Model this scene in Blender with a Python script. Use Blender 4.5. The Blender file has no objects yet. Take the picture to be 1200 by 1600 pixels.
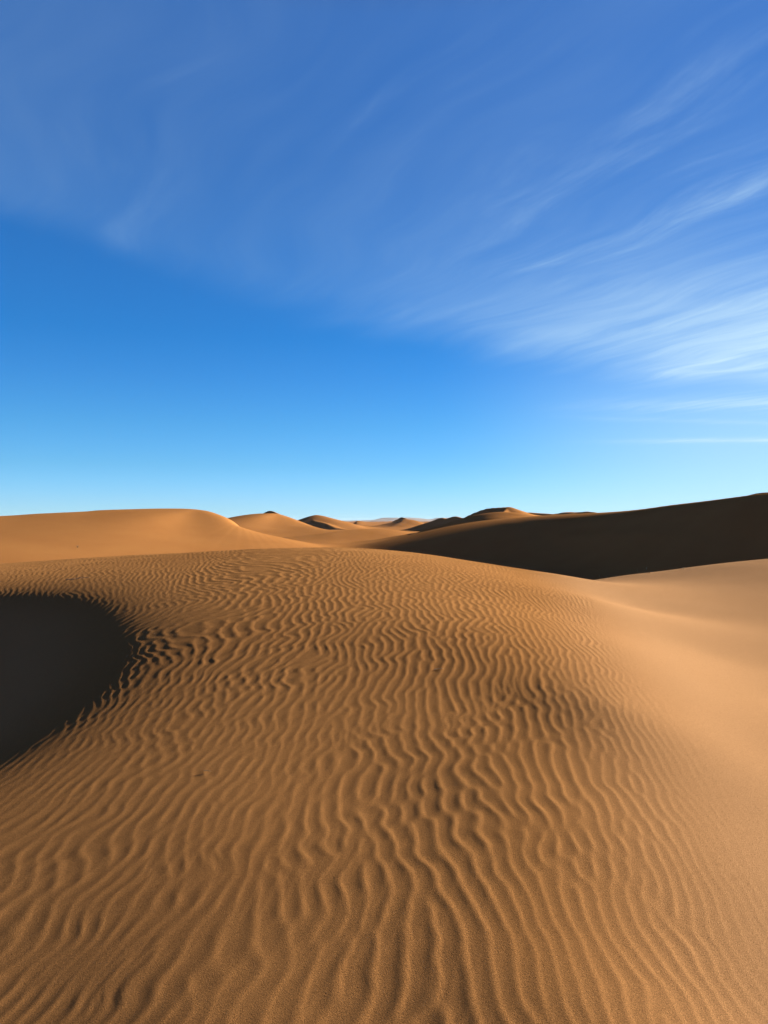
import bpy, bmesh, math, random, time
T0 = time.time()
import numpy as np
from mathutils import Vector

rng = np.random.default_rng(11)
random.seed(5)
C = bpy.context.scene.collection
SC = bpy.context.scene
SC.render.engine = 'CYCLES'
R = math.radians

# ------------------------------------------------------------------ survey
# The eye is the origin of the survey; EYE lifts it above the datum.
EYE = 1.65
F = 1203.0                      # focal length in pixels of the 1200 x 1600 photograph
HOR = 814.0                     # its horizon row
SUN_EL, SUN_AZ = 15.0, 58.0     # degrees; azimuth from +Y towards +X


def pt(px, py, d):
    """survey reading -> x, y, z relative to the eye"""
    return ((px - 600.0) / F * d, float(d), (HOR - py) / F * d)


# ------------------------------------------------------------------ noise helpers
def lattice(seed, n=256):
    return np.random.default_rng(seed).standard_normal((n, n)).astype(np.float32)


def vnoise(x, y, seed):
    """smooth value noise, about -1..1, period 256"""
    g = lattice(seed)
    xi = np.floor(x).astype(np.int64); yi = np.floor(y).astype(np.int64)
    fx = (x - xi).astype(np.float32); fy = (y - yi).astype(np.float32)
    fx = fx * fx * fx * (fx * (fx * 6 - 15) + 10); fy = fy * fy * fy * (fy * (fy * 6 - 15) + 10)
    x0 = xi & 255; x1 = (xi + 1) & 255; y0 = yi & 255; y1 = (yi + 1) & 255
    a = g[y0, x0] * (1 - fx) + g[y0, x1] * fx
    b = g[y1, x0] * (1 - fx) + g[y1, x1] * fx
    return (a * (1 - fy) + b * fy) * 0.75


def sstep(a, b, x):
    t = np.clip((x - a) / (b - a), 0, 1)
    return t * t * (3 - 2 * t)


def softplus(x, r):
    t = x / r
    return r * (np.maximum(t, 0) + np.log1p(np.exp(-np.abs(t))))


def smax(a, b, k):
    d = a - b
    return 0.5 * (a + b + np.sqrt(d * d + k * k)) - 0.25 * k * np.exp(-(d / k) ** 2) * 0


# ------------------------------------------------------------------ polylines
def poly_dist(x, y, P):
    """distance to polyline P, signed side (+ = left of its direction, softened round the ends),
    and the interpolated attributes (columns 2..) at the nearest point"""
    best = np.full(x.shape, 1e18, np.float64)
    na = len(P[0]) - 2
    side = np.zeros(x.shape)
    at = [np.zeros(x.shape) for _ in range(na)]
    for a, b in zip(P[:-1], P[1:]):
        ax, ay = a[0], a[1]; bx, by = b[0], b[1]
        dx, dy = bx - ax, by - ay
        L2 = dx * dx + dy * dy
        t = np.clip(((x - ax) * dx + (y - ay) * dy) / L2, 0, 1)
        qx = x - (ax + t * dx); qy = y - (ay + t * dy)
        d2 = qx * qx + qy * qy
        m = d2 < best
        best = np.where(m, d2, best)
        cr = (dx * qy - dy * qx) / math.sqrt(L2) / np.sqrt(d2 + 1e-12)
        side = np.where(m, cr, side)
        for k in range(na):
            v = a[2 + k] + t * (b[2 + k] - a[2 + k])
            at[k] = np.where(m, v, at[k])
    return np.sqrt(best), side, at


def poly_soft(x, y, P, sharp=False):
    """like poly_dist, but every quantity is a smooth inverse-distance blend over the line, so no creases fan out of its bends"""
    na = len(P[0]) - 2
    W = np.zeros(x.shape, np.float32); D = np.zeros(x.shape, np.float32); S = np.zeros(x.shape, np.float32)
    AT = [np.zeros(x.shape, np.float32) for _ in range(na)]
    for a, b in zip(P[:-1], P[1:]):
        dx, dy = b[0] - a[0], b[1] - a[1]
        L = math.hypot(dx, dy)
        t = np.clip(((x - a[0]) * dx + (y - a[1]) * dy) * (1 / L ** 2), 0, 1)
        qx = x - a[0] - t * dx; qy = y - a[1] - t * dy
        d2 = qx * qx + qy * qy + np.float32(1e-5)
        d = np.sqrt(d2)
        w = np.float32(L) / (d2 * d2 * d2 * d2 * d2 if sharp else d2 * d2 * d2)
        W += w; D += w * d
        S += w * ((dx * qy - dy * qx) / L / d)
        for k in range(na):
            AT[k] += w * (a[2 + k] + t * (b[2 + k] - a[2 + k]))
    return D / W, S / W, [q / W for q in AT]


def dens(P, n=8):
    """resample a polyline smoothly (Catmull-Rom)"""
    P = [np.array(p, float) for p in P]
    Q = [2 * P[0] - P[1]] + P + [2 * P[-1] - P[-2]]
    out = []
    for i in range(1, len(Q) - 2):
        p0, p1, p2, p3 = Q[i - 1], Q[i], Q[i + 1], Q[i + 2]
        for k in range(n):
            t = k / n
            out.append(0.5 * (2 * p1 + (p2 - p0) * t + (2 * p0 - 5 * p1 + 4 * p2 - p3) * t * t + (3 * p1 - p0 - 3 * p2 + p3) * t ** 3))
    out.append(P[-1])
    return [tuple(v) for v in out]


# ------------------------------------------------------------------ the rippled dune (thin plate spline through survey points)
FG = [pt(*p) for p in [
    (600, 1600, 2.4), (600, 1250, 3.76), (600, 1090, 5.03), (600, 1000, 6.18), (600, 935, 7.83), (600, 893, 9.8), (600, 872, 11.5), (600, 861, 13.5),
    (300, 1600, 2.43), (300, 1250, 3.84), (300, 1100, 5.07), (300, 1000, 6.5), (300, 915, 9.2), (300, 880, 11.5), (300, 864, 14.0),
    (0, 1600, 2.53), (0, 1350, 3.42), (60, 914, 9.8), (0, 893, 12.4), (0, 885, 14.8), (130, 880, 13.2),
    (800, 1600, 2.36), (800, 1250, 3.66), (800, 1100, 4.88), (800, 1000, 6.15), (800, 920, 9.4), (800, 889, 13.8),
    (730, 876, 14.0),
    (950, 1600, 2.35), (950, 1300, 3.42), (950, 1100, 4.75), (950, 1000, 6.8), (930, 940, 9.7), (870, 896, 14.4), (900, 903, 15.2),
    (1050, 1180, 4.25), (1200, 1180, 4.6), (1200, 1300, 3.65), (1200, 1600, 2.46),
    (1200, 1090, 6.0), (1100, 1020, 7.6), (1000, 955, 10.6), (1200, 1000, 8.74), (1150, 950, 11.4), (1200, 900, 15.3),
    (940, 903, 17.6), (1000, 893, 18.4), (1100, 882, 18.9), (1200, 872, 19.3), (1080, 910, 15.2)]]
FG += [(0, 0.8, -1.85), (-1.2, 0.6, -1.93), (1.3, 0.8, -1.85), (0, -3, -2.4), (-3, -1, -2.2), (-3.2, 2.2, -1.80), (-2.3, 4.5, -1.375), (-2.4, 7.0, -1.01), (-4.6, 5, -1.42), (-7.5, 8.5, -1.08),
       (-9, 13, -0.95), (-6, 17, -0.80), (0, 17, -0.66), (-12, 9, -1.4), (-8, 2, -2.1), (3, 17, -1.05), (3.2, 0.5, -2.0), (6, 3, -1.5),
       (9, 9, -1.05), (16, 15, -0.6), (20, 24, -0.45), (12, 3, -1.25), (5, -3, -2.4)]


def tps_fit(P, lam=8e-4):
    P = np.array(P); n = len(P)
    d = np.hypot(P[:, None, 0] - P[None, :, 0], P[:, None, 1] - P[None, :, 1])
    K = np.where(d > 0, d * d * np.log(d + 1e-12), 0)
    A = np.zeros((n + 3, n + 3)); A[:n, :n] = K + lam * np.eye(n) * np.mean(d) ** 2
    A[:n, n] = 1; A[:n, n + 1:] = P[:, :2]; A[n:, :n] = A[:n, n:].T
    w = np.linalg.solve(A, np.concatenate([P[:, 2], [0, 0, 0]]))
    return P, w


_P, _W = tps_fit(FG)


def tps(x, y):
    z = _W[-3] + _W[-2] * x + _W[-1] * y
    for (px, py, _), w in zip(_P, _W[:-3]):
        d2 = (x - px) ** 2 + (y - py) ** 2
        z = z + w * 0.5 * d2 * np.log(d2 + 1e-9)
    return z


BRINK = dens([(-4.3, 1.7), (-3.2, 3.2), (-2.60, 4.3), (-2.42, 4.9), (-2.38, 5.5), (-2.48, 6.3), (-2.74, 7.1), (-3.08, 7.9), (-3.55, 8.7), (-4.45, 9.5), (-5.5, 9.95), (-7.8, 10.3), (-13, 9.6)], 6)
RIM = dens([(-22, 15), (-14, 17.2), (-8, 17.5), (-3, 17), (1.5, 16.8), (3.95, 16.6), (4.97, 17.6), (6.1, 18.4), (7.87, 18.9), (9.6, 19.3), (14, 20), (22, 22), (34, 24)], 5)
FLOOR = -2.65


def fore(x, y):
    xc = np.clip(x, -14, 22); yc = np.clip(y, -4, 34)
    z = tps(xc, yc)
    d, s, _ = poly_dist(x, y, BRINK)
    sd = np.sign(s) * d                                 # + = left of the brink: inside the hollow
    z = z - np.minimum(0.60 * softplus(sd - 0.12, 0.36 + 0.02 * np.clip(y - 4, 0, 6)), 3.0)
    d, s, _ = poly_dist(x, y, RIM)
    sr = np.sign(s) * d
    z = z - 0.33 * softplus(sr - 0.3, 0.35)
    return z, sd, sr


# ------------------------------------------------------------------ the other dunes: crest lines with a slope on either side
# each crest reading: px, py, distance[, rounding, slope left of the direction, slope right of it]
def crest(pts, r, sl, sr, n=5):
    P = []
    for p in pts:
        x, y, z = pt(*p[:3])
        e = list(p[3:]) + [None] * 3
        P.append((x, y, z, e[0] if e[0] is not None else r, e[1] if e[1] is not None else sl, e[2] if e[2] is not None else sr))
    return dens(P, n)


DUNES = [
    # name, label, foot blend, crests
    ('broad_dune', 0.5, [
        crest([(-260, 812, 47), (-120, 809, 49.5), (0, 806, 52), (60, 802.5, 53.3), (130, 799.5, 55), (165, 797, 56), (250, 795, 58.3), (305, 796, 59), (330, 802, 58.2),
               (356, 815, 57), (386, 826.5, 57), (430, 838, 58), (485, 848.5, 60.5), (545, 855, 64)], 0.8, 0.30, 0.14),
    ]),
    ('smooth_dune', 0.8, [
        crest([(310, 828, 138), (335, 821.5, 136), (356, 814.5, 134), (376, 808, 132.5), (398, 803, 131), (418, 802, 131), (432, 802.5, 131), (447, 808.5, 130), (470, 818.5, 128), (492, 825, 126),
               (522, 829.5, 124), (575, 832, 122)], 2.5, 0.3, 0.11),
    ]),
    ('shaded_dune_tip', 0.3, [
        crest([(404, 806, 186), (413, 800.5, 181), (421, 797.6, 178), (429, 800, 175), (440, 806, 172)], 0.12, 0.35, 0.85),
    ]),
    ('peaked_dune', 0.8, [
        crest([(495, 804.5, 262), (488, 809, 258), (490, 813, 252), (506, 817, 246), (521, 823, 240), (537, 827, 236)], 0.3, 0.20, 0.62),
        crest([(495, 804.5, 262), (481, 812, 266), (468, 819, 270), (455, 826, 274)], 0.3, 0.62, 0.4),
        crest([(495, 804.5, 262), (518, 812, 270), (545, 818, 276), (575, 822, 282)], 1.2, 0.3, 0.17),
    ]),
    ('low_dune', 0.6, [
        crest([(455, 839, 99), (500, 834.5, 101), (535, 829.5, 104), (563, 826.5, 106), (600, 826, 108), (628, 829, 110), (660, 834, 112)], 1.4, 0.30, 0.13),
    ]),
    ('distant_dune', 1.0, [
        crest([(540, 824, 330), (575, 822.5, 330), (605, 817, 332), (627, 812, 335), (642, 812.5, 332), (657, 818, 326), (680, 824, 322)], 2.5, 0.3, 0.07),
        crest([(612, 816, 362), (622, 811, 356), (628, 808, 350), (636, 811.5, 346), (646, 817, 342)], 0.15, 0.3, 0.85),
        crest([(546, 819, 510), (555, 815, 504), (561, 812.8, 500), (575, 815.5, 498), (600, 818, 496)], 0.3, 0.2, 0.7),
    ]),
    ('shadowed_dune', 0.8, [
        crest([(628, 829, 214), (655, 821, 208), (678, 813.5, 202), (690, 809.4, 198), (696, 811.5, 195), (711, 807.8, 190), (724, 810, 186), (760, 806, 178)], 0.5, 0.25, 0.62),
    ]),
    ('tall_dune', 0.8, [
        crest([(795, 790.5, 152), (788, 797, 148), (790, 802, 143), (803, 811, 138), (832, 818, 132)], 0.3, 0.42, 0.62),
        crest([(795, 790.5, 152), (778, 791.5, 154), (760, 793.5, 156), (740, 800.5, 158), (722, 809, 160), (700, 818, 163)], 0.3, 0.62, 0.3),
        crest([(795, 790.5, 152), (812, 797, 158), (832, 804, 164), (870, 809, 172)], 0.8, 0.3, 0.40),
        crest([(600, 852, 84, 6), (640, 836.5, 92, 6), (690, 821.5, 91, 8), (740, 810.5, 88, 10), (785, 801, 83, 10), (803, 808.5, 80, 8), (840, 813, 77, 6), (900, 817, 72, 6)], 6, 0.3, 0.55),
    ]),
    ('pale_dune', 0.8, [
        crest([(800, 803, 196), (822, 800.5, 196), (845, 801.8, 192), (872, 804, 186), (905, 808, 178)], 1.0, 0.2, 0.3),
    ]),
    ('dark_distant_dune', 0.6, [
        crest([(850, 806, 232), (868, 803, 230), (884, 800.6, 228), (904, 800, 228), (922, 800, 226), (945, 803, 222)], 0.5, 0.25, 0.5),
    ]),
    ('long_ridge_dune', 0.7, [
        crest([(540, 860, 73, 40, 0.4, 0.40), (600, 851, 70, 44, 0.45, 0.42), (650, 840.5, 68, 44, 0.5, 0.47), (700, 827.5, 66.5, 38, 0.5, 0.52), (740, 818, 65, 29, 0.45, 0.54), (785, 811, 63, 20, 0.4, 0.54),
               (830, 807.5, 60.5, 13, 0.3, 0.52), (870, 804.5, 58, 10, 0.3), (940, 800.5, 54, 6), (1000, 795.5, 50, 3.0), (1080, 786.5, 45, 1.8), (1160, 776.5, 40, 1.1), (1205, 771.5, 37.5, 0.9),
               (1330, 765, 34, 0.6), (1560, 764, 32.5, 0.6), (1900, 772, 33, 0.6)], 1.2, 0.2, 0.52),
    ]),
    ('dark_tip_dune', 0.5, [
        crest([(1150, 782, 84), (1166, 775.5, 82), (1183, 771, 80), (1200, 769.5, 79), (1235, 768, 78), (1320, 772, 77)], 0.5, 0.2, 0.6),
    ]),
    # dunes that only a viewer standing further to one side would see
    ('outlying_dune', 0.8, [crest([(-1500, 808, 130), (-1000, 800, 118), (-700, 797, 112), (-420, 806, 110), (-250, 826, 108)], 1.5, 0.3, 0.2)]),
    ('outlying_dune', 0.8, [crest([(1500, 806, 150), (1800, 797, 150), (2300, 793, 140), (3000, 806, 130)], 1.5, 0.3, 0.2)]),
]


def dune(x, y, crests):
    h = None
    for P in crests:
        d, s, (z, r, sl, sr) = poly_soft(x, y, P, np.mean([p[1] for p in P]) > 120)
        w = 0.5 + 0.5 * s
        k = sl * w + sr * (1 - w)
        hh = z - k * (np.sqrt(d * d + r * r) - r)
        h = hh if h is None else np.maximum(h, hh)
    return h


def floor_z(x, y):
    r = np.hypot(x, y)
    a = 0.22 * sstep(18, 60, r) + 1.2 * sstep(250, 1500, r)
    return FLOOR + a * vnoise(x / 23.0 + 7, y / 31.0 + 3, 3) + 0.6 * a * vnoise(x / 61.0, y / 77.0, 4)


# ------------------------------------------------------------------ wind ripples (a pattern-forming simulation)
NR = 1024
CELL = 0.0178          # metres of ripple space per cell
LAM = 0.125            # ripple wavelength in ripple space


def ripple_field(seed, steps, aniso, r0=0.5, dt=0.6):
    g = np.random.default_rng(seed)
    k = 2 * np.pi * np.fft.fftfreq(NR, d=CELL); kr = 2 * np.pi * np.fft.rfftfreq(NR, d=CELL)
    k0 = 2 * np.pi / LAM
    # first axis = along the crests (v), second = across them (u)
    KV = k[:, None] / k0; KU = kr[None, :] / k0
    K2 = KV ** 2 + KU ** 2
    L = r0 - (1 - K2) ** 2 - aniso * KV ** 2
    u = g.standard_normal((NR, NR)) * 0.1
    E = 1.0 / (1 - dt * L)
    for i in range(steps):
        U = np.fft.rfft2(u + dt * (-u ** 3))
        u = np.fft.irfft2(U * E, s=(NR, NR))
    U = np.fft.rfft2(u)
    v = np.fft.irfft2(U * (-1j) * (np.abs(KU) > 0), s=(NR, NR))     # Hilbert transform across the crests
    s = np.sqrt(np.mean(u * u)) * 1.414
    return (u / s).astype(np.float32), (v / s).astype(np.float32)


def bicubic(G, fu, fv):
    iu = np.floor(fu).astype(np.int64); iv = np.floor(fv).astype(np.int64)
    tu = (fu - iu).astype(np.float32); tv = (fv - iv).astype(np.float32)

    def w(t):
        t2 = t * t; t3 = t2 * t
        return (-0.5 * t3 + t2 - 0.5 * t, 1.5 * t3 - 2.5 * t2 + 1, -1.5 * t3 + 2 * t2 + 0.5 * t, 0.5 * t3 - 0.5 * t2)
    wu = w(tu); wv = w(tv); out = 0
    for j in range(4):
        row = (iv + j - 1) % NR
        acc = 0
        for i in range(4):
            acc = acc + wu[i] * G[row, (iu + i - 1) % NR]
        out = out + wv[j] * acc
    return out


XF = np.array([[0, 1.2], [2.4, 1.48], [3.2, 1.62], [4.3, 1.8], [6.8, 2.25], [9.7, 2.85], [12, 3.2], [14.5, 3.5], [17, 3.9], [30, 6.5]])


def ripples(x, y, sd, sr):
    """height of the wind ripples over the dune"""
    xf = np.interp(y, XF[:, 0], XF[:, 1])
    s = x - xf                                             # distance past the smooth flank
    hug = sstep(-1.9, -0.25, sd) * sstep(8.3, 6.8, y)          # near the brink the crests run along it
    left = sstep(-0.6, -2.6, x) * sstep(2.5, 4.5, y)
    near_left = sstep(0.3, -1.2, x) * sstep(5.0, 2.0, y)

    def across(x):
        q = np.clip(x - xf + 1.5, 0, 3)                        # wavelength shortens towards the smooth flank
        w = 0.22 * q * q
        w = w + 0.20 * (y - 6.0) * left + 0.075 * np.sin(y * 0.55 + 0.6) + 0.035 * np.sin(y * 1.3 + x * 0.4 + 2.0)   # crests swing round over the dune
        w = w - 0.16 * (y - 3.5) * near_left
        w = w + 0.046 * vnoise(x * 0.9 + 40, y * 1.1 + 12, 21) + 0.024 * vnoise(x * 2.6 + 4, y * 2.9 + 9, 22) + 0.016 * vnoise(x * 4.3 + 14, y * 5.2 + 29, 26) + 0.012 * vnoise(x * 6 + 4, y * 8 + 9, 23)
        return w
    w0 = across(x)
    squeeze = np.clip(1 + (across(x + 0.012) - w0) / 0.012 * (1 - hug), 0.4, 3.0)
    small = 0.030 * vnoise(x * 2.6 + 4, y * 2.9 + 9, 22) + 0.012 * vnoise(x * 6 + 4, y * 8 + 9, 23)
    u = (1 - hug) * (x + w0) + hug * (-1.12 * sd - 2.3 + 0.2 * (y - 6) * left + small)
    v = y + 0.10 * vnoise(x * 1.4 + 9, y * 1.2 + 2, 24)
    # a gentle growth of the wavelength towards the eye
    fine = sstep(4.4, 5.5, y + 0.5 * vnoise(x * 0.9 + 70, y * 0.8, 35) - 2.4 * np.minimum(x + 0.1, 0))   # coarser ripples near, finer ones up the dune
    h = (1 - fine) * bicubic(RIP_A, u / CELL * 1.42 + 512, v / CELL * 1.1 + 40) + 0.72 * fine * bicubic(RIP_C, u / CELL * 1.64 + 90, v / CELL * 1.25 + 600)
    # second, oblique set that crosses the first on the left shoulder
    th = R(17)
    ub = (u * math.cos(th) - y * math.sin(th)); vb = (y * math.cos(th) + u * math.sin(th))
    b = bicubic(RIP_B, ub / CELL * 1.7 + 300, vb / CELL * 1.0 + 700)
    m = sstep(0.9, -0.6, x + 0.25 * vnoise(x * 0.8, y * 0.8, 31)) * sstep(7.6, 5.0, y + 0.5 * vnoise(x, y, 32))
    m2 = 0.75 * m + 0.22
    h = h * (1 - 0.25 * m) + 0.34 * m2 * b
    patch = 0.88 + 0.22 * vnoise(x * 0.55 + 3, y * 0.5 + 8, 33)
    amp = (0.0032 - (0.0011 - 0.0002 * sstep(0.2, -0.8, x)) * sstep(6.0, 3.9, y) * sstep(-3.2, -1.2, x - 0.25 * y)) * np.clip(patch, 0.7, 1.25)
    amp = amp * sstep(0.12, -0.5, s + 0.10 * vnoise(x * 1.5, y * 0.6, 34)) ** 1.3
    amp = amp * (1 - 0.25 * fine * sstep(6.0, 4.5, y))
    amp = amp * np.clip(1.1 / squeeze, 0.4, 1.15)
    amp = amp * (1 - 0.62 * sstep(-1.8, -0.2, sd))
    amp = amp * sstep(0.45, -0.02, sd)                       # slip face stays smooth
    amp = amp * sstep(2.0, 0.5, sr)
    amp = amp * sstep(26, 18, y) * sstep(-16, -11, x) * sstep(-1.5, 0.0, y)
    trace = 0.00022 * sstep(-0.4, 0.4, s) * sstep(1.0, 0.0, sr) * sstep(22, 14, y)          # a trace of ripples left on the smooth sand
    return (amp + trace) * h, amp


def profile(f):
    """asymmetric profile with narrow crests and broad troughs"""
    a, ah = f
    h = 1.25 * np.tanh((a + 0.42 * a * ah) / 1.25)
    return (np.clip((h + 1.2) / 2.2, 0, None) ** 1.9 * 2 - 1).astype(np.float32)


RIP_A = profile(ripple_field(3, 18, 0.30))
RIP_B = profile(ripple_field(8, 20, 0.9))
RIP_C = profile(ripple_field(19, 22, 0.40))

# ------------------------------------------------------------------ terrain grid: rays of sand out to the horizon
def sym_angles():
    fine = np.linspace(R(-42), R(42), 1440)
    out = np.concatenate([np.linspace(R(-180), R(-60), 60)[:-1], np.linspace(R(-60), R(-42), 110)[:-1], fine, np.linspace(R(42), R(60), 110)[1:], np.linspace(R(60), R(180), 60)[1:]])
    return out


ANG = sym_angles()
rad = [0.25, 0.6, 0.9, 1.15]
r = 1.35
while r < 22:
    rad.append(r); r += min(0.0030 * r + 0.0008, 0.028)
while r < 420:
    rad.append(r); r *= 1.0052
while r < 9000:
    rad.append(r); r *= 1.06
RAD = np.array(rad)
NA, NRAD = len(ANG), len(RAD)
AA, RR = np.meshgrid(ANG, RAD)                              # rows = radius
X = RR * np.sin(AA); Y = RR * np.cos(AA)

def up_axis(v, n, k):
    """Catmull-Rom weights that bring every k-th sample back to n samples"""
    f = np.arange(n) / k
    i = np.minimum(np.floor(f).astype(int), v - 2); t = f - i
    w = [-0.5 * t ** 3 + t * t - 0.5 * t, 1.5 * t ** 3 - 2.5 * t * t + 1, -1.5 * t ** 3 + 2 * t * t + 0.5 * t, 0.5 * t ** 3 - 0.5 * t * t]
    return [np.clip(i + j - 1, 0, v - 1) for j in range(4)], w


def upsample(G, n, m, k):
    ii, wi = up_axis(G.shape[0], n, k)
    H = sum(w[:, None] * G[i] for i, w in zip(ii, wi))
    jj, wj = up_axis(G.shape[1], m, k)
    return sum(w[None, :] * H[:, j] for j, w in zip(jj, wj))


Z = floor_z(X, Y)
LAB = np.zeros(Z.shape, np.int16)                           # 0 = desert floor
# the rippled dune: its smooth body on every fourth ray and ring, its ripples on all of them
KS = 4
n0 = int((RAD < 60).sum()) // KS * KS + 1
m0 = (NA - 1) // KS * KS + 1
ANGC = np.interp(np.arange(0, m0, KS), np.arange(NA), ANG)
xs, ys = X[:n0:KS, :m0:KS], Y[:n0:KS, :m0:KS]
zc, sdc, src = fore(xs, ys)
zc = zc + 0.003 * vnoise(xs * 0.9, ys * 0.7, 41) * sstep(1, 3, np.hypot(xs, ys)) + 0.020 * vnoise(xs * 0.33, ys * 0.3, 42)
zf, sd, sr = (upsample(q, n0, NA, KS) for q in (zc, sdc, src))
n1 = int((RAD < 28).sum())
cj = np.nonzero(np.abs(ANG) < R(62))[0]; c0, c1 = cj[0], cj[-1] + 1
rp, amp = ripples(X[:n1, c0:c1], Y[:n1, c0:c1], sd[:n1, c0:c1], sr[:n1, c0:c1])


def box(a, n, ax):
    c = np.cumsum(np.concatenate([np.repeat(a.take([0], ax), n + 1, ax), a, np.repeat(a.take([-1], ax), n, ax)], ax), ax)
    m = a.shape[ax]
    return (c.take(range(2 * n + 1, 2 * n + 1 + m), ax) - c.take(range(0, m), ax)) / (2 * n + 1)


# even out the steepness: no pits where crests happen to crowd, no bald patches where two patterns cancel
gs = np.gradient(rp, axis=1) / (RR[:n1, c0:c1] * np.gradient(ANG[c0:c1])[None, :])
rms = np.sqrt(box(box(gs ** 2, 34, 1), 18, 0) + 1e-8)
want = np.maximum(amp, 1e-6)
S_ = X[:n1, c0:c1] - np.interp(Y[:n1, c0:c1], XF[:, 0], XF[:, 1])
want = want * (1 + 0.9 * sstep(-2.4, -0.5, S_)) * (1 - 0.3 * sstep(4.0, 2.9, Y[:n1, c0:c1]) * sstep(0.0, -0.6, X[:n1, c0:c1]))
lit = amp > 0.0008
ratio = float(np.median((rms / want)[lit]))
rp = rp * np.where(amp > 3e-4, np.clip(ratio * want / rms, 0.45, 1.4), 1.0)
# soft limit on the deepest troughs
base = box(box(rp, 34, 1), 18, 0)
dev = rp - base
lim = 1.15 * want
rp = base + np.where(dev < 0, -lim * np.tanh(-dev / lim), dev)
zf[:n1, c0:c1] += rp
LAB[:n0] = np.where(zf > Z[:n0], 1, LAB[:n0])
Z[:n0] = smax(Z[:n0], zf, 0.12)
# the others
for k, (nm, kb, crests) in enumerate(DUNES):
    P = np.array([p for c in crests for p in c])
    reach = (P[:, 2].max() - FLOOR + 1.5) / 0.10 + 3
    box = (X > P[:, 0].min() - reach) & (X < P[:, 0].max() + reach) & (Y > P[:, 1].min() - reach) & (Y < P[:, 1].max() + reach) & (RR > 14)
    ix = np.nonzero(box)
    xs, ys = X[ix].astype(np.float32), Y[ix].astype(np.float32); rs = RR[ix]
    h = dune(xs, ys, crests)
    h = h + (0.03 + 0.0004 * rs) * (0.7 * vnoise(xs / 5.1 + 11 * k, ys / 6.3, 50 + k) + 1.0 * vnoise(xs / 14.0, ys / 17.0 + 5 * k, 70 + k))
    if nm == 'long_ridge_dune':                     # old slip ledges and swells low on its steep face
        h = h + sstep(0.1, -1.0, h) * sstep(7.5, 11.5, xs) * (0.13 * vnoise(xs / 3.1 + ys / 9, ys / 11.0 - xs / 7, 111) + 0.07 * vnoise(xs / 1.3, ys / 4.0, 112))
    z0 = Z[ix]
    LAB[ix] = np.where(h > z0, k + 2, LAB[ix])
    d = h - z0
    kk = np.maximum(kb * sstep(16, 60, rs), 1e-3)
    Z[ix] = np.maximum(h, z0) + 0.25 * kk * np.maximum(0, 1 - np.abs(d) / kk) ** 2

Z = Z + EYE
print("terrain", time.time() - T0)


# ------------------------------------------------------------------ materials
def nodes(name):
    m = bpy.data.materials.new(name); m.use_nodes = True
    nt = m.node_tree; nt.nodes.clear()
    out = nt.nodes.new('ShaderNodeOutputMaterial')
    p = nt.nodes.new('ShaderNodeBsdfPrincipled')
    nt.links.new(p.outputs[0], out.inputs[0])
    return m, nt, p


def sand_material(name, c_light, c_mid, c_dark, grain=True, coarse=None):
    m, nt, p = nodes(name)
    N, L = nt.nodes.new, nt.links.new
    p.inputs['Roughness'].default_value = 0.95
    p.inputs['Specular IOR Level'].default_value = 0.0
    tc = N('ShaderNodeTexCoord')
    big = N('ShaderNodeTexNoise'); big.inputs['Scale'].default_value = 0.35; big.inputs['Detail'].default_value = 5
    L(tc.outputs['Object'], big.inputs['Vector'])
    r1 = N('ShaderNodeValToRGB')
    r1.color_ramp.elements[0].position = 0.3; r1.color_ramp.elements[0].color = (*c_dark, 1)
    r1.color_ramp.elements[1].position = 0.72; r1.color_ramp.elements[1].color = (*c_light, 1)
    e = r1.color_ramp.elements.new(0.5); e.color = (*c_mid, 1)
    L(big.outputs['Fac'], r1.inputs['Fac'])
    col = r1.outputs['Color']
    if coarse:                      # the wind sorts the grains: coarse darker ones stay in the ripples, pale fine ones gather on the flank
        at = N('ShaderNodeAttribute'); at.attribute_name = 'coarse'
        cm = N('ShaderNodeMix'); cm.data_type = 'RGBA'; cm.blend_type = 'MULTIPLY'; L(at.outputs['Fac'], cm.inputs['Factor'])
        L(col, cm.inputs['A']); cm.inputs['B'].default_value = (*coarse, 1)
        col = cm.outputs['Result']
    g = N('ShaderNodeTexNoise'); g.inputs['Scale'].default_value = 260; g.inputs['Detail'].default_value = 3; g.inputs['Roughness'].default_value = 0.75
    L(tc.outputs['Object'], g.inputs['Vector'])
    mr = N('ShaderNodeMapRange'); mr.inputs['From Min'].default_value = 0.3; mr.inputs['From Max'].default_value = 0.7
    mr.inputs['To Min'].default_value = 0.5; mr.inputs['To Max'].default_value = 1.5
    L(g.outputs['Fac'], mr.inputs['Value'])
    mul = N('ShaderNodeMix'); mul.data_type = 'RGBA'; mul.blend_type = 'MULTIPLY'; mul.inputs['Factor'].default_value = 1
    L(col, mul.inputs['A']); L(mr.outputs['Result'], mul.inputs['B'])
    L(mul.outputs['Result'], p.inputs['Base Color'])
    if grain:
        g2 = N('ShaderNodeTexNoise'); g2.inputs['Scale'].default_value = 190; g2.inputs['Detail'].default_value = 4; g2.inputs['Roughness'].default_value = 0.8
        L(tc.outputs['Object'], g2.inputs['Vector'])
        b = N('ShaderNodeBump'); b.inputs['Strength'].default_value = 0.55; b.inputs['Distance'].default_value = 0.0055
        L(g2.outputs['Fac'], b.inputs['Height']); L(b.outputs['Normal'], p.inputs['Normal'])
    return m


SAND = sand_material('rippled_sand', (0.365, 0.206, 0.099), (0.35, 0.196, 0.093), (0.33, 0.181, 0.085), True, (0.74, 0.625, 0.45))
SAND_FAR = sand_material('dune_sand', (0.325, 0.147, 0.047), (0.31, 0.138, 0.044), (0.29, 0.127, 0.040), False)


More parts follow.
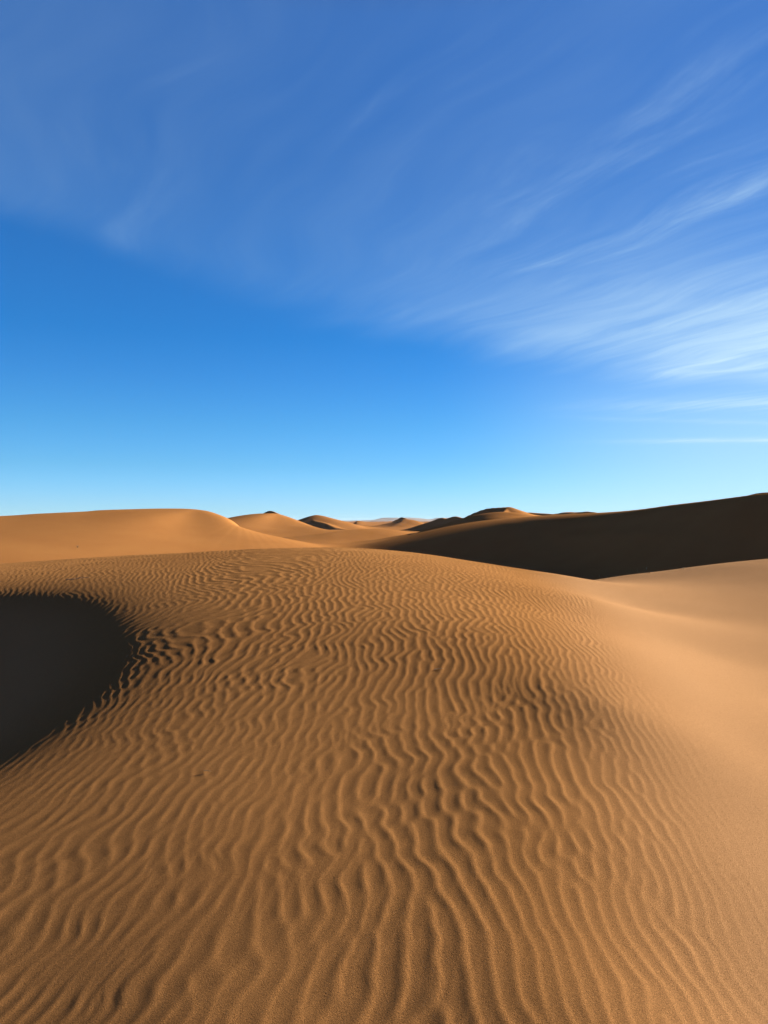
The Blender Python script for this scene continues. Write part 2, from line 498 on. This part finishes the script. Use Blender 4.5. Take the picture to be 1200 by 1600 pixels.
# ------------------------------------------------------------------ cut the sheet into its dunes
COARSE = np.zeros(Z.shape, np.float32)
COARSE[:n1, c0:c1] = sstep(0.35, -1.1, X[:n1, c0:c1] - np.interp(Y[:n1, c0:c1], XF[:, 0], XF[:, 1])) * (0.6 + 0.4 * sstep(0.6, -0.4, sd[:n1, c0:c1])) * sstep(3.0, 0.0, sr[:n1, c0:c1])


def sheet(name, mask, mat, label=None):
    ii, jj = np.nonzero(mask)
    a = ii * NA + jj
    quads = np.stack([a, a + NA, a + NA + 1, a + 1], 1)     # winding seen from above
    used, inv = np.unique(quads.ravel(), return_inverse=True)
    co = np.stack([X.ravel()[used], Y.ravel()[used], Z.ravel()[used]], 1).astype(np.float32)
    # base of the object: its own centre, so that it stands where its sand stands
    me = bpy.data.meshes.new(name)
    me.vertices.add(len(co)); me.vertices.foreach_set('co', co.ravel())
    nq = len(quads)
    me.loops.add(nq * 4); me.loops.foreach_set('vertex_index', inv.astype(np.int32).ravel())
    me.polygons.add(nq)
    me.polygons.foreach_set('loop_start', np.arange(0, nq * 4, 4, dtype=np.int32))
    me.polygons.foreach_set('use_smooth', np.ones(nq, bool))
    me.update(calc_edges=True)
    me.materials.append(mat)
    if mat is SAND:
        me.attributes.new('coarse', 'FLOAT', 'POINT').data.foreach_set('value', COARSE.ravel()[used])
    o = bpy.data.objects.new(name, me); C.objects.link(o)
    o['kind'] = 'structure'
    if label: o['label'] = label
    return o


QL = LAB[:-1, :-1]
LABELS = {
    'rippled_dune': 'low sand dune covered with wind ripples and a shaded hollow at its side',
    'broad_dune': 'broad smooth orange dune with a level top behind the rippled sand',
    'smooth_dune': 'rounded orange dune beside the broad level-topped dune',
    'shaded_dune_tip': 'small dark tip peeking over the rounded orange dune',
    'peaked_dune': 'pointed dune with a dark triangular slip face',
    'low_dune': 'low lit mound of sand in the middle of the valley',
    'distant_dune': 'far small dune with a dark nub on its top',
    'shadowed_dune': 'far shaded dune with a notched dark crest',
    'tall_dune': 'tallest peaked dune with dark crest face and lit right side',
    'pale_dune': 'pale dune shoulder right of the tallest peak',
    'dark_distant_dune': 'thin dark dune line on the skyline above the long ridge',
    'long_ridge_dune': 'long dune ridge whose whole face lies in dark shadow',
    'dark_tip_dune': 'dark dune tip above the long shaded ridge at its high end',
}
sheet('desert_floor', QL == 0, SAND_FAR, 'flat sand between the dunes reaching to the horizon')
sheet('rippled_dune', QL == 1, SAND, LABELS['rippled_dune'])
for k, (nm, kb, cr) in enumerate(DUNES):
    if (QL == k + 2).any():
        sheet(nm, QL == k + 2, SAND_FAR, LABELS.get(nm))


# ------------------------------------------------------------------ far rocky hills
def hills():
    m, nt, p = nodes('hill_rock')
    p.inputs['Roughness'].default_value = 0.95
    tc = nt.nodes.new('ShaderNodeTexCoord'); n = nt.nodes.new('ShaderNodeTexNoise'); n.inputs['Scale'].default_value = 0.02; n.inputs['Detail'].default_value = 6
    nt.links.new(tc.outputs['Object'], n.inputs['Vector'])
    rp_ = nt.nodes.new('ShaderNodeValToRGB'); rp_.color_ramp.elements[0].color = (0.10, 0.075, 0.06, 1); rp_.color_ramp.elements[1].color = (0.24, 0.17, 0.12, 1)
    rp_.color_ramp.elements[0].position = .35; rp_.color_ramp.elements[1].position = .65
    nt.links.new(n.outputs['Fac'], rp_.inputs['Fac']); nt.links.new(rp_.outputs['Color'], p.inputs['Base Color'])
    nx, ny = 420, 60
    gx = np.linspace(-2600, 2600, nx); gy = np.linspace(2300, 3600, ny)
    XX, YY = np.meshgrid(gx, gy)
    prof = np.interp(gx / 2900 * F + 600, [-500, 0, 200, 430, 520, 548, 578, 598, 640, 672, 684, 712, 725, 800, 900, 1100, 1400],
                     [4, 7, 6, 3, 1, 1, 3.5, 11, 13, 6, 12, 13, 7, 5, 8, 7, 9])
    dep = np.clip(1 - np.abs(YY - 2900) / 420, 0, 1) ** 0.6
    H = -8 + EYE + dep * (8 + prof[None, :]) + dep * (1.3 * vnoise(XX / 60, YY / 90, 91) + 0.8 * vnoise(XX / 22, YY / 40, 92))
    v = np.stack([XX.ravel(), YY.ravel(), H.ravel()], 1)
    f = [(j * nx + i, j * nx + i + 1, (j + 1) * nx + i + 1, (j + 1) * nx + i) for j in range(ny - 1) for i in range(nx - 1)]
    me = bpy.data.meshes.new('hills'); me.from_pydata(v.tolist(), [], f); me.update(); me.materials.append(m)
    for pl in me.polygons: pl.use_smooth = True
    o = bpy.data.objects.new('hills', me); C.objects.link(o); o['kind'] = 'structure'; o['label'] = 'far bluish rocky hills on the horizon'


hills()

# ------------------------------------------------------------------ air
def haze():
    m = bpy.data.materials.new('haze_air'); m.use_nodes = True; nt = m.node_tree; nt.nodes.clear()
    o_ = nt.nodes.new('ShaderNodeOutputMaterial'); v = nt.nodes.new('ShaderNodeVolumePrincipled')
    v.inputs['Color'].default_value = (0.62, 0.76, 0.95, 1); v.inputs['Density'].default_value = 4e-5; v.inputs['Anisotropy'].default_value = 0.0
    nt.links.new(v.outputs[0], o_.inputs['Volume'])
    bm = bmesh.new(); bmesh.ops.create_cube(bm, size=1)
    me = bpy.data.meshes.new('haze'); bm.to_mesh(me); bm.free(); me.materials.append(m)
    o = bpy.data.objects.new('haze', me); C.objects.link(o)
    o.scale = (19000, 19000, 42); o.location = (0, 0, 5)
    o['kind'] = 'stuff'


haze()


# ------------------------------------------------------------------ small things on the sand
def ground(px, py):
    """where the sight line of a survey reading meets the sand: x, y, z (world)"""
    j = int(np.argmin(np.abs(ANG - math.atan2(px - 600, F))))
    s_ = RAD * np.cos(ANG[j])
    ray = EYE + (HOR - py) / F * s_
    i = int(np.argmax((Z[:, j] >= ray) & (RAD > 2)))
    return float(X[i, j]), float(Y[i, j]), float(Z[i, j])


def height(x, y):
    i = int(np.clip(np.searchsorted(RAD, math.hypot(x, y)), 1, NRAD - 1)); j = int(np.argmin(np.abs(ANG - math.atan2(x, y))))
    return float(Z[i, j])


def plain(name, a, b, scale):
    m, nt, p = nodes(name)
    p.inputs['Roughness'].default_value = 0.85; p.inputs['Specular IOR Level'].default_value = 0.2
    tc = nt.nodes.new('ShaderNodeTexCoord'); n = nt.nodes.new('ShaderNodeTexNoise'); n.inputs['Scale'].default_value = scale
    nt.links.new(tc.outputs['Object'], n.inputs['Vector'])
    r_ = nt.nodes.new('ShaderNodeValToRGB'); r_.color_ramp.elements[0].color = (*a, 1); r_.color_ramp.elements[1].color = (*b, 1)
    nt.links.new(n.outputs['Fac'], r_.inputs['Fac']); nt.links.new(r_.outputs['Color'], p.inputs['Base Color'])
    return m


WOOD = plain('dry_wood', (0.16, 0.11, 0.07), (0.42, 0.33, 0.23), 60)
STRAW = plain('dry_straw', (0.42, 0.33, 0.17), (0.62, 0.52, 0.32), 40)
STEM = plain('dark_stem', (0.10, 0.075, 0.045), (0.24, 0.19, 0.11), 40)


def tube(bm, pts, r0, r1, n=7):
    """tapered tube through points"""
    rings = []
    N_ = len(pts)
    for i, p in enumerate(pts):
        p = Vector(p)
        t = (Vector(pts[min(i + 1, N_ - 1)]) - Vector(pts[max(i - 1, 0)])).normalized()
        a_ = t.orthogonal().normalized(); b_ = t.cross(a_)
        r_ = r0 + (r1 - r0) * i / (N_ - 1)
        rings.append([bm.verts.new(p + (a_ * math.cos(k * 2 * math.pi / n) + b_ * math.sin(k * 2 * math.pi / n)) * r_) for k in range(n)])
    for q, w in zip(rings[:-1], rings[1:]):
        for k in range(n):
            bm.faces.new((q[k], q[(k + 1) % n], w[(k + 1) % n], w[k]))
    bm.faces.new(rings[0][::-1]); bm.faces.new(rings[-1])


def finish(name, bm, mat, loc, label, cat, group=None):
    bmesh.ops.recalc_face_normals(bm, faces=bm.faces)
    me = bpy.data.meshes.new(name); bm.to_mesh(me); bm.free(); me.materials.append(mat)
    for p in me.polygons: p.use_smooth = True
    o = bpy.data.objects.new(name, me); C.objects.link(o); o.location = loc
    o['label'] = label; o['category'] = cat
    if group: o['group'] = group
    return o


def lying(name, px, py, length, heading, r0, r1, mat, label, cat, bend=0.1, twig=True, lift=0.6, n=9):
    """a stem that lies on the sand, following it"""
    x, y, z = ground(px, py)
    c_, s_ = math.cos(R(heading)), math.sin(R(heading))
    pts = []
    for i in range(n):
        t = (i / (n - 1) - 0.5) * length
        o_ = bend * length * (1 - (2 * t / length) ** 2) + 0.01 * length * math.sin(i * 2.1)
        qx, qy = x + c_ * t - s_ * o_, y + s_ * t + c_ * o_
        pts.append((qx - x, qy - y, height(qx, qy) - z))
    # stiff: ease the heights towards their upper line
    hs = [p[2] for p in pts]; a_, b_ = np.polyfit(range(n), hs, 1); up = max(h - (a_ * i + b_) for i, h in enumerate(hs))
    pts = [(p[0], p[1], a_ * i + b_ + 0.6 * up + r0 * lift) for i, p in enumerate(pts)]
    bm = bmesh.new(); tube(bm, pts, r0, r1)
    if twig:
        q = Vector(pts[n // 2]); d = Vector((c_ * 0.7 + s_ * 0.6, s_ * 0.7 - c_ * 0.6, 0.25)) * length * 0.22
        tube(bm, [q, q + d * 0.5 + Vector((0, 0, r0)), q + d], r0 * 0.6, r1 * 0.5, 6)
    return finish(name, bm, mat, (x, y, z), label, cat)


def tuft(px, py, h, blades, mat, label, seed, group=None, spread=0.5):
    g = random.Random(seed)
    x, y, z = ground(px, py)
    bm = bmesh.new()
    for k in range(blades):
        a_ = g.uniform(0, 2 * math.pi); L_ = h * g.uniform(0.55, 1.1); sp = g.uniform(0.1, spread) * L_
        bx, by = g.uniform(-.12, .12) * h, g.uniform(-.12, .12) * h
        dx_, dy_ = math.cos(a_) * sp, math.sin(a_) * sp
        zz = height(x + bx, y + by) - z
        tube(bm, [(bx, by, zz - 0.01), (bx + dx_ * 0.25, by + dy_ * 0.25, zz + L_ * 0.5), (bx + dx_ * 0.65, by + dy_ * 0.65, zz + L_ * 0.85), (bx + dx_, by + dy_, zz + L_ * 0.95)], 0.0035 * h / 0.1, 0.0010 * h / 0.1, 4)
    return finish('dry_grass_tuft', bm, mat, (x, y, z), label, 'dry grass', group)


lying('dry_twig', 685, 1047, 0.065, 3, 0.0024, 0.0010, STRAW, 'short pale dry twig lying level across the ripples near the middle of the dune', 'twig')
lying('dry_straw', 324, 1207, 0.04, -6, 0.0020, 0.0008, STRAW, 'tiny pale straw stem lying among the ripples below the shaded hollow', 'straw', twig=False, lift=3.0)
lying('long_stick', 122, 904.5, 0.30, 12, 0.008, 0.003, WOOD, 'long dark stick half sunk in the sand on the far rim of the shaded hollow', 'stick', bend=0.05, lift=-0.4)
GR = 'dry grass tufts along the edge of the lit sand'
tuft(936, 902, 0.085, 9, STRAW, 'pale grass tuft at the lowest point of the dark dune where the lit sands meet', 3, GR)
tuft(997, 893.5, 0.06, 7, STRAW, 'small pale tuft on the sand edge, left of the taller pale tuft', 4, GR)
tuft(1010, 892, 0.10, 10, STRAW, 'tallest pale tuft on the sand edge before the dark dune', 5, GR)
tuft(1014, 895.5, 0.05, 16, STEM, 'low dark tuft lying just below the tallest pale tuft', 6, GR, 1.6)
tuft(1069, 889.5, 0.05, 9, STRAW, 'low sprawling tuft furthest along the lit sand edge, standing alone', 7, GR, 1.5)
tuft(121, 857, 0.13, 20, STEM, 'lone dark scrub clump on the broad orange dune face', 8, None, 1.4)

# ------------------------------------------------------------------ light
sun_dir = Vector((math.cos(R(SUN_EL)) * math.sin(R(SUN_AZ)), math.cos(R(SUN_EL)) * math.cos(R(SUN_AZ)), math.sin(R(SUN_EL))))
ld = bpy.data.lights.new('sun', 'SUN'); ld.energy = 4.9; ld.angle = R(0.5); ld.color = (1.0, 0.90, 0.76)
lo = bpy.data.objects.new('sun', ld); C.objects.link(lo)
lo.rotation_euler = (-sun_dir).to_track_quat('-Z', 'Y').to_euler()
lo.location = sun_dir * 60


def sky():
    w = bpy.data.worlds.new('World'); SC.world = w; w.use_nodes = True
    nt = w.node_tree; nt.nodes.clear(); N, L = nt.nodes.new, nt.links.new

    def val(x):
        return x

    def math_(op, a, b=None, c=None, clamp=False):
        n = N('ShaderNodeMath'); n.operation = op; n.use_clamp = clamp
        for i, q in enumerate((a, b, c)):
            if q is None: continue
            if isinstance(q, (int, float)): n.inputs[i].default_value = q
            else: L(q, n.inputs[i])
        return n.outputs[0]

    out = N('ShaderNodeOutputWorld'); bg = N('ShaderNodeBackground'); bg.inputs['Strength'].default_value = 0.071
    L(bg.outputs[0], out.inputs[0])
    st = N('ShaderNodeTexSky'); st.sky_type = 'NISHITA'; st.sun_disc = False
    st.sun_elevation = R(SUN_EL); st.sun_rotation = R(SUN_AZ); st.altitude = 800; st.air_density = 1.0; st.dust_density = 0.1; st.ozone_density = 2.5
    tc = N('ShaderNodeTexCoord')
    sx = N('ShaderNodeSeparateXYZ'); L(tc.outputs['Generated'], sx.inputs[0])
    dx, dy, dz = sx.outputs
    # the air of this sky: deeper and more saturated blue than the model's; unseen zenith darkened and reddened to deepen and warm the shadows
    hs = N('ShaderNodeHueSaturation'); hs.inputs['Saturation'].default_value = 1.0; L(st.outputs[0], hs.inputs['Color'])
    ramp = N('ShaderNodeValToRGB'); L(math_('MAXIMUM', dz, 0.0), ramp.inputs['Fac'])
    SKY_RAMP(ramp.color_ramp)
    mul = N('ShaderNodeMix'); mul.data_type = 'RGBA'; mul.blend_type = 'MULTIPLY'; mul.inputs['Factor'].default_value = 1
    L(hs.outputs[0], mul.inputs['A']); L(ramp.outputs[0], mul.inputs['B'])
    # unseen sky behind the camera dimmed to weaken the fill in the shadows
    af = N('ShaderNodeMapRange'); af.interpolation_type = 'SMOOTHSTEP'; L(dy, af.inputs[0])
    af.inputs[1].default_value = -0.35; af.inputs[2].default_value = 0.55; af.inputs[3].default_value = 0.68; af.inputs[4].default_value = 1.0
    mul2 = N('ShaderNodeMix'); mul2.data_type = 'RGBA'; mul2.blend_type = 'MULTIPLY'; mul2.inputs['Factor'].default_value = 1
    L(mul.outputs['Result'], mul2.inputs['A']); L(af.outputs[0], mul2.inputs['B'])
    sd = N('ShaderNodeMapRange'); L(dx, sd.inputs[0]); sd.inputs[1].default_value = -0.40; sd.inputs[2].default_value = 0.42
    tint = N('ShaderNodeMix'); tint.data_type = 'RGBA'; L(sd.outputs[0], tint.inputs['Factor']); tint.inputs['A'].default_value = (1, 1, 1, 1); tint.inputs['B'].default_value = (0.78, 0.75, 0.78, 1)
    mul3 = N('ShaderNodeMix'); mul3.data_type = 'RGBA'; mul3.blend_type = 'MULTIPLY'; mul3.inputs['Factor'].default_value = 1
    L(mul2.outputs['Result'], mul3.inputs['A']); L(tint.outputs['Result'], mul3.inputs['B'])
    # cirrus: a flat sheet high above, seen in perspective
    zz = math_('MAXIMUM', dz, 0.02)
    px = math_('DIVIDE', dx, zz); py = math_('DIVIDE', dy, zz)
    cv = N('ShaderNodeCombineXYZ'); L(px, cv.inputs[0]); L(py, cv.inputs[1])
    wn = N('ShaderNodeTexNoise'); wn.inputs['Scale'].default_value = 0.7; wn.inputs['Detail'].default_value = 2; L(cv.outputs[0], wn.inputs['Vector'])
    wsub = N('ShaderNodeVectorMath'); wsub.operation = 'SUBTRACT'; L(wn.outputs['Color'], wsub.inputs[0]); wsub.inputs[1].default_value = (.5, .5, .5)
    wsc = N('ShaderNodeVectorMath'); wsc.operation = 'MULTIPLY_ADD'; L(wsub.outputs[0], wsc.inputs[0]); wsc.inputs[1].default_value = (0.9, 0.9, 0); L(cv.outputs[0], wsc.inputs[2])

    def streak(rot, sx_, sy_, detail, rough, off):
        mp = N('ShaderNodeMapping'); mp.vector_type = 'POINT'
        L(wsc.outputs[0], mp.inputs['Vector'])
        mp.inputs['Rotation'].default_value = (0, 0, R(rot))
        mp2 = N('ShaderNodeMapping'); L(mp.outputs[0], mp2.inputs['Vector'])
        mp2.inputs['Scale'].default_value = (sx_, sy_, 1); mp2.inputs['Location'].default_value = off
        n = N('ShaderNodeTexNoise'); n.inputs['Scale'].default_value = 1; n.inputs['Detail'].default_value = detail; n.inputs['Roughness'].default_value = rough
        L(mp2.outputs[0], n.inputs['Vector'])
        return n.outputs['Fac']

    # streaks run along (0.45, -0.89): turn that direction onto +x
    s1 = streak(63, 0.38, 2.6, 6, 0.62, (3.1, 1.7, 0))
    s2 = streak(60, 1.1, 7.0, 5, 0.6, (7.3, 4.2, 0))
    s3 = streak(66, 0.30, 1.7, 7, 0.68, (11.3, 5.9, 0))
    soft = streak(50, 0.45, 0.6, 3, 0.5, (1.3, 9.2, 0))
    edge = math_('SUBTRACT', 6.12, math_('MULTIPLY', 1.72, math_('POWER', 2.71828, math_('MULTIPLY', px, -0.59))))
    inside = math_('DIVIDE', math_('SUBTRACT', edge, py), math_('MULTIPLY', py, 0.28))     # > 0 above the sheet's lower edge
    inside = math_('ADD', inside, math_('MULTIPLY', math_('SUBTRACT', soft, 0.5), 1.0))
    inside = math_('ADD', inside, math_('MULTIPLY', math_('SUBTRACT', s1, 0.5), 0.6))
    m = N('ShaderNodeMapRange'); m.interpolation_type = 'SMOOTHSTEP'; L(inside, m.inputs[0]); m.inputs[1].default_value = -0.16; m.inputs[2].default_value = 0.95
    mask = m.outputs[0]
    # more ice towards the sun
    rt = N('ShaderNodeMapRange'); rt.interpolation_type = 'SMOOTHSTEP'; L(px, rt.inputs[0]); rt.inputs[1].default_value = -0.6; rt.inputs[2].default_value = 2.6
    lo_ = N('ShaderNodeMapRange'); lo_.interpolation_type = 'SMOOTHSTEP'; L(py, lo_.inputs[0]); lo_.inputs[1].default_value = 1.6; lo_.inputs[2].default_value = 4.2
    rich = math_('MULTIPLY', rt.outputs[0], lo_.outputs[0])
    st1 = N('ShaderNodeMapRange'); L(s1, st1.inputs[0]); st1.inputs[1].default_value = 0.38; st1.inputs[2].default_value = 0.78; 
    st2 = N('ShaderNodeMapRange'); L(s2, st2.inputs[0]); st2.inputs[1].default_value = 0.42; st2.inputs[2].default_value = 0.80
    sf = N('ShaderNodeMapRange'); L(soft, sf.inputs[0]); sf.inputs[1].default_value = 0.3; sf.inputs[2].default_value = 0.75
    body = math_('ADD', math_('MULTIPLY', st1.outputs[0], 0.42), math_('MULTIPLY', st2.outputs[0], 0.24))
    body = math_('ADD', body, math_('MULTIPLY', sf.outputs[0], 0.34))
    dens_ = math_('MULTIPLY', body, math_('ADD', 0.11, math_('MULTIPLY', rich, 0.95)))
    wy = N('ShaderNodeMapRange'); wy.interpolation_type = 'SMOOTHSTEP'; L(py, wy.inputs[0]); wy.inputs[1].default_value = 1.0; wy.inputs[2].default_value = 2.6
    st3 = N('ShaderNodeMapRange'); st3.interpolation_type = 'SMOOTHSTEP'; L(s3, st3.inputs[0]); st3.inputs[1].default_value = 0.50; st3.inputs[2].default_value = 0.80
    feather = math_('MULTIPLY', math_('MULTIPLY', st3.outputs[0], math_('ADD', 0.25, st2.outputs[0])), math_('ADD', 0.15, math_('MULTIPLY', math_('MULTIPLY', rt.outputs[0], wy.outputs[0]), 0.75)))
    dens_ = math_('ADD', dens_, feather)
    veil = math_('ADD', 0.02, math_('MULTIPLY', rich, 0.22))
    dens_ = math_('MULTIPLY', math_('ADD', dens_, veil), mask)

    # two or three low wisps near the horizon on the sunny side
    def wisp(x0, x1, y0, slope, width, amt):
        t = math_('SUBTRACT', py, math_('ADD', y0, math_('MULTIPLY', math_('SUBTRACT', px, x0), slope)))
        t = math_('ADD', t, math_('MULTIPLY', math_('SUBTRACT', s2, 0.5), width * 3.2))
        g = math_('POWER', 2.71828, math_('MULTIPLY', math_('POWER', math_('DIVIDE', math_('ABSOLUTE', t), width), 1.6), -1.0))
        a = N('ShaderNodeMapRange'); a.interpolation_type = 'SMOOTHSTEP'; L(px, a.inputs[0]); a.inputs[1].default_value = x0; a.inputs[2].default_value = x1
        return math_('MULTIPLY', math_('MULTIPLY', math_('MULTIPLY', g, a.outputs[0]), math_('ADD', 0.45, st1.outputs[0])), amt)
    dens_ = math_('ADD', dens_, wisp(1.1, 3.4, 6.75, -0.13, 0.34, 0.50))
    dens_ = math_('ADD', dens_, wisp(1.3, 2.6, 7.3, 0.22, 0.16, 0.12))
    dens_ = math_('ADD', dens_, wisp(2.0, 5.4, 9.75, -0.09, 0.26, 0.55))
    # pale air low on the sunny side
    la = N('ShaderNodeMapRange'); la.interpolation_type = 'SMOOTHSTEP'; L(dz, la.inputs[0]); la.inputs[1].default_value = 0.34; la.inputs[2].default_value = 0.06
    lb = N('ShaderNodeMapRange'); lb.interpolation_type = 'SMOOTHSTEP'; L(dx, lb.inputs[0]); lb.inputs[1].default_value = 0.04; lb.inputs[2].default_value = 0.47
    dens_ = math_('ADD', dens_, math_('MULTIPLY', math_('MULTIPLY', la.outputs[0], lb.outputs[0]), 0.50))
    dens_ = math_('MINIMUM', dens_, 0.9)
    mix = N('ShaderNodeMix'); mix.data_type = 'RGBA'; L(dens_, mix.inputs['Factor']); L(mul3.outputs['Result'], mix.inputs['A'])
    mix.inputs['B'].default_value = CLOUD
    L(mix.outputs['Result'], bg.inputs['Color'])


CLOUD = (2.45, 3.38, 3.95, 1)


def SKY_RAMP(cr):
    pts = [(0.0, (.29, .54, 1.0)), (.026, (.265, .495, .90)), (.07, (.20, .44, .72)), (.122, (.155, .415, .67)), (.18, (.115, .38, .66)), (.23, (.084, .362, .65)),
           (.32, (.098, .37, .66)), (.42, (.115, .38, .68)), (.55, (.14, .42, .75)), (.68, (.27, .17, .27)), (1.0, (.42, .09, .12))]  # top stops lie above the frame: reddened to tint the shadow fill
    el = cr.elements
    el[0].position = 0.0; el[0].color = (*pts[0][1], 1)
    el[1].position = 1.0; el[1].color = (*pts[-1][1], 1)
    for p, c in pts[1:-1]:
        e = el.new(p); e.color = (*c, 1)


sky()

# ------------------------------------------------------------------ camera
cd = bpy.data.cameras.new('camera'); co = bpy.data.objects.new('camera', cd); C.objects.link(co)
co.location = (0, 0, EYE); co.rotation_euler = (R(90), 0, 0)
cd.sensor_fit = 'VERTICAL'; cd.sensor_height = 24; cd.lens = F / 1600 * 24
cd.shift_y = (HOR - 800) / 1600
cd.clip_start = 0.05; cd.clip_end = 20000
SC.camera = co
SC.cycles.use_denoising = True
vs = SC.view_settings
vs.view_transform = 'Standard'; vs.look = 'None'; vs.gamma = 1; vs.use_curve_mapping = False; vs.exposure = 1.9
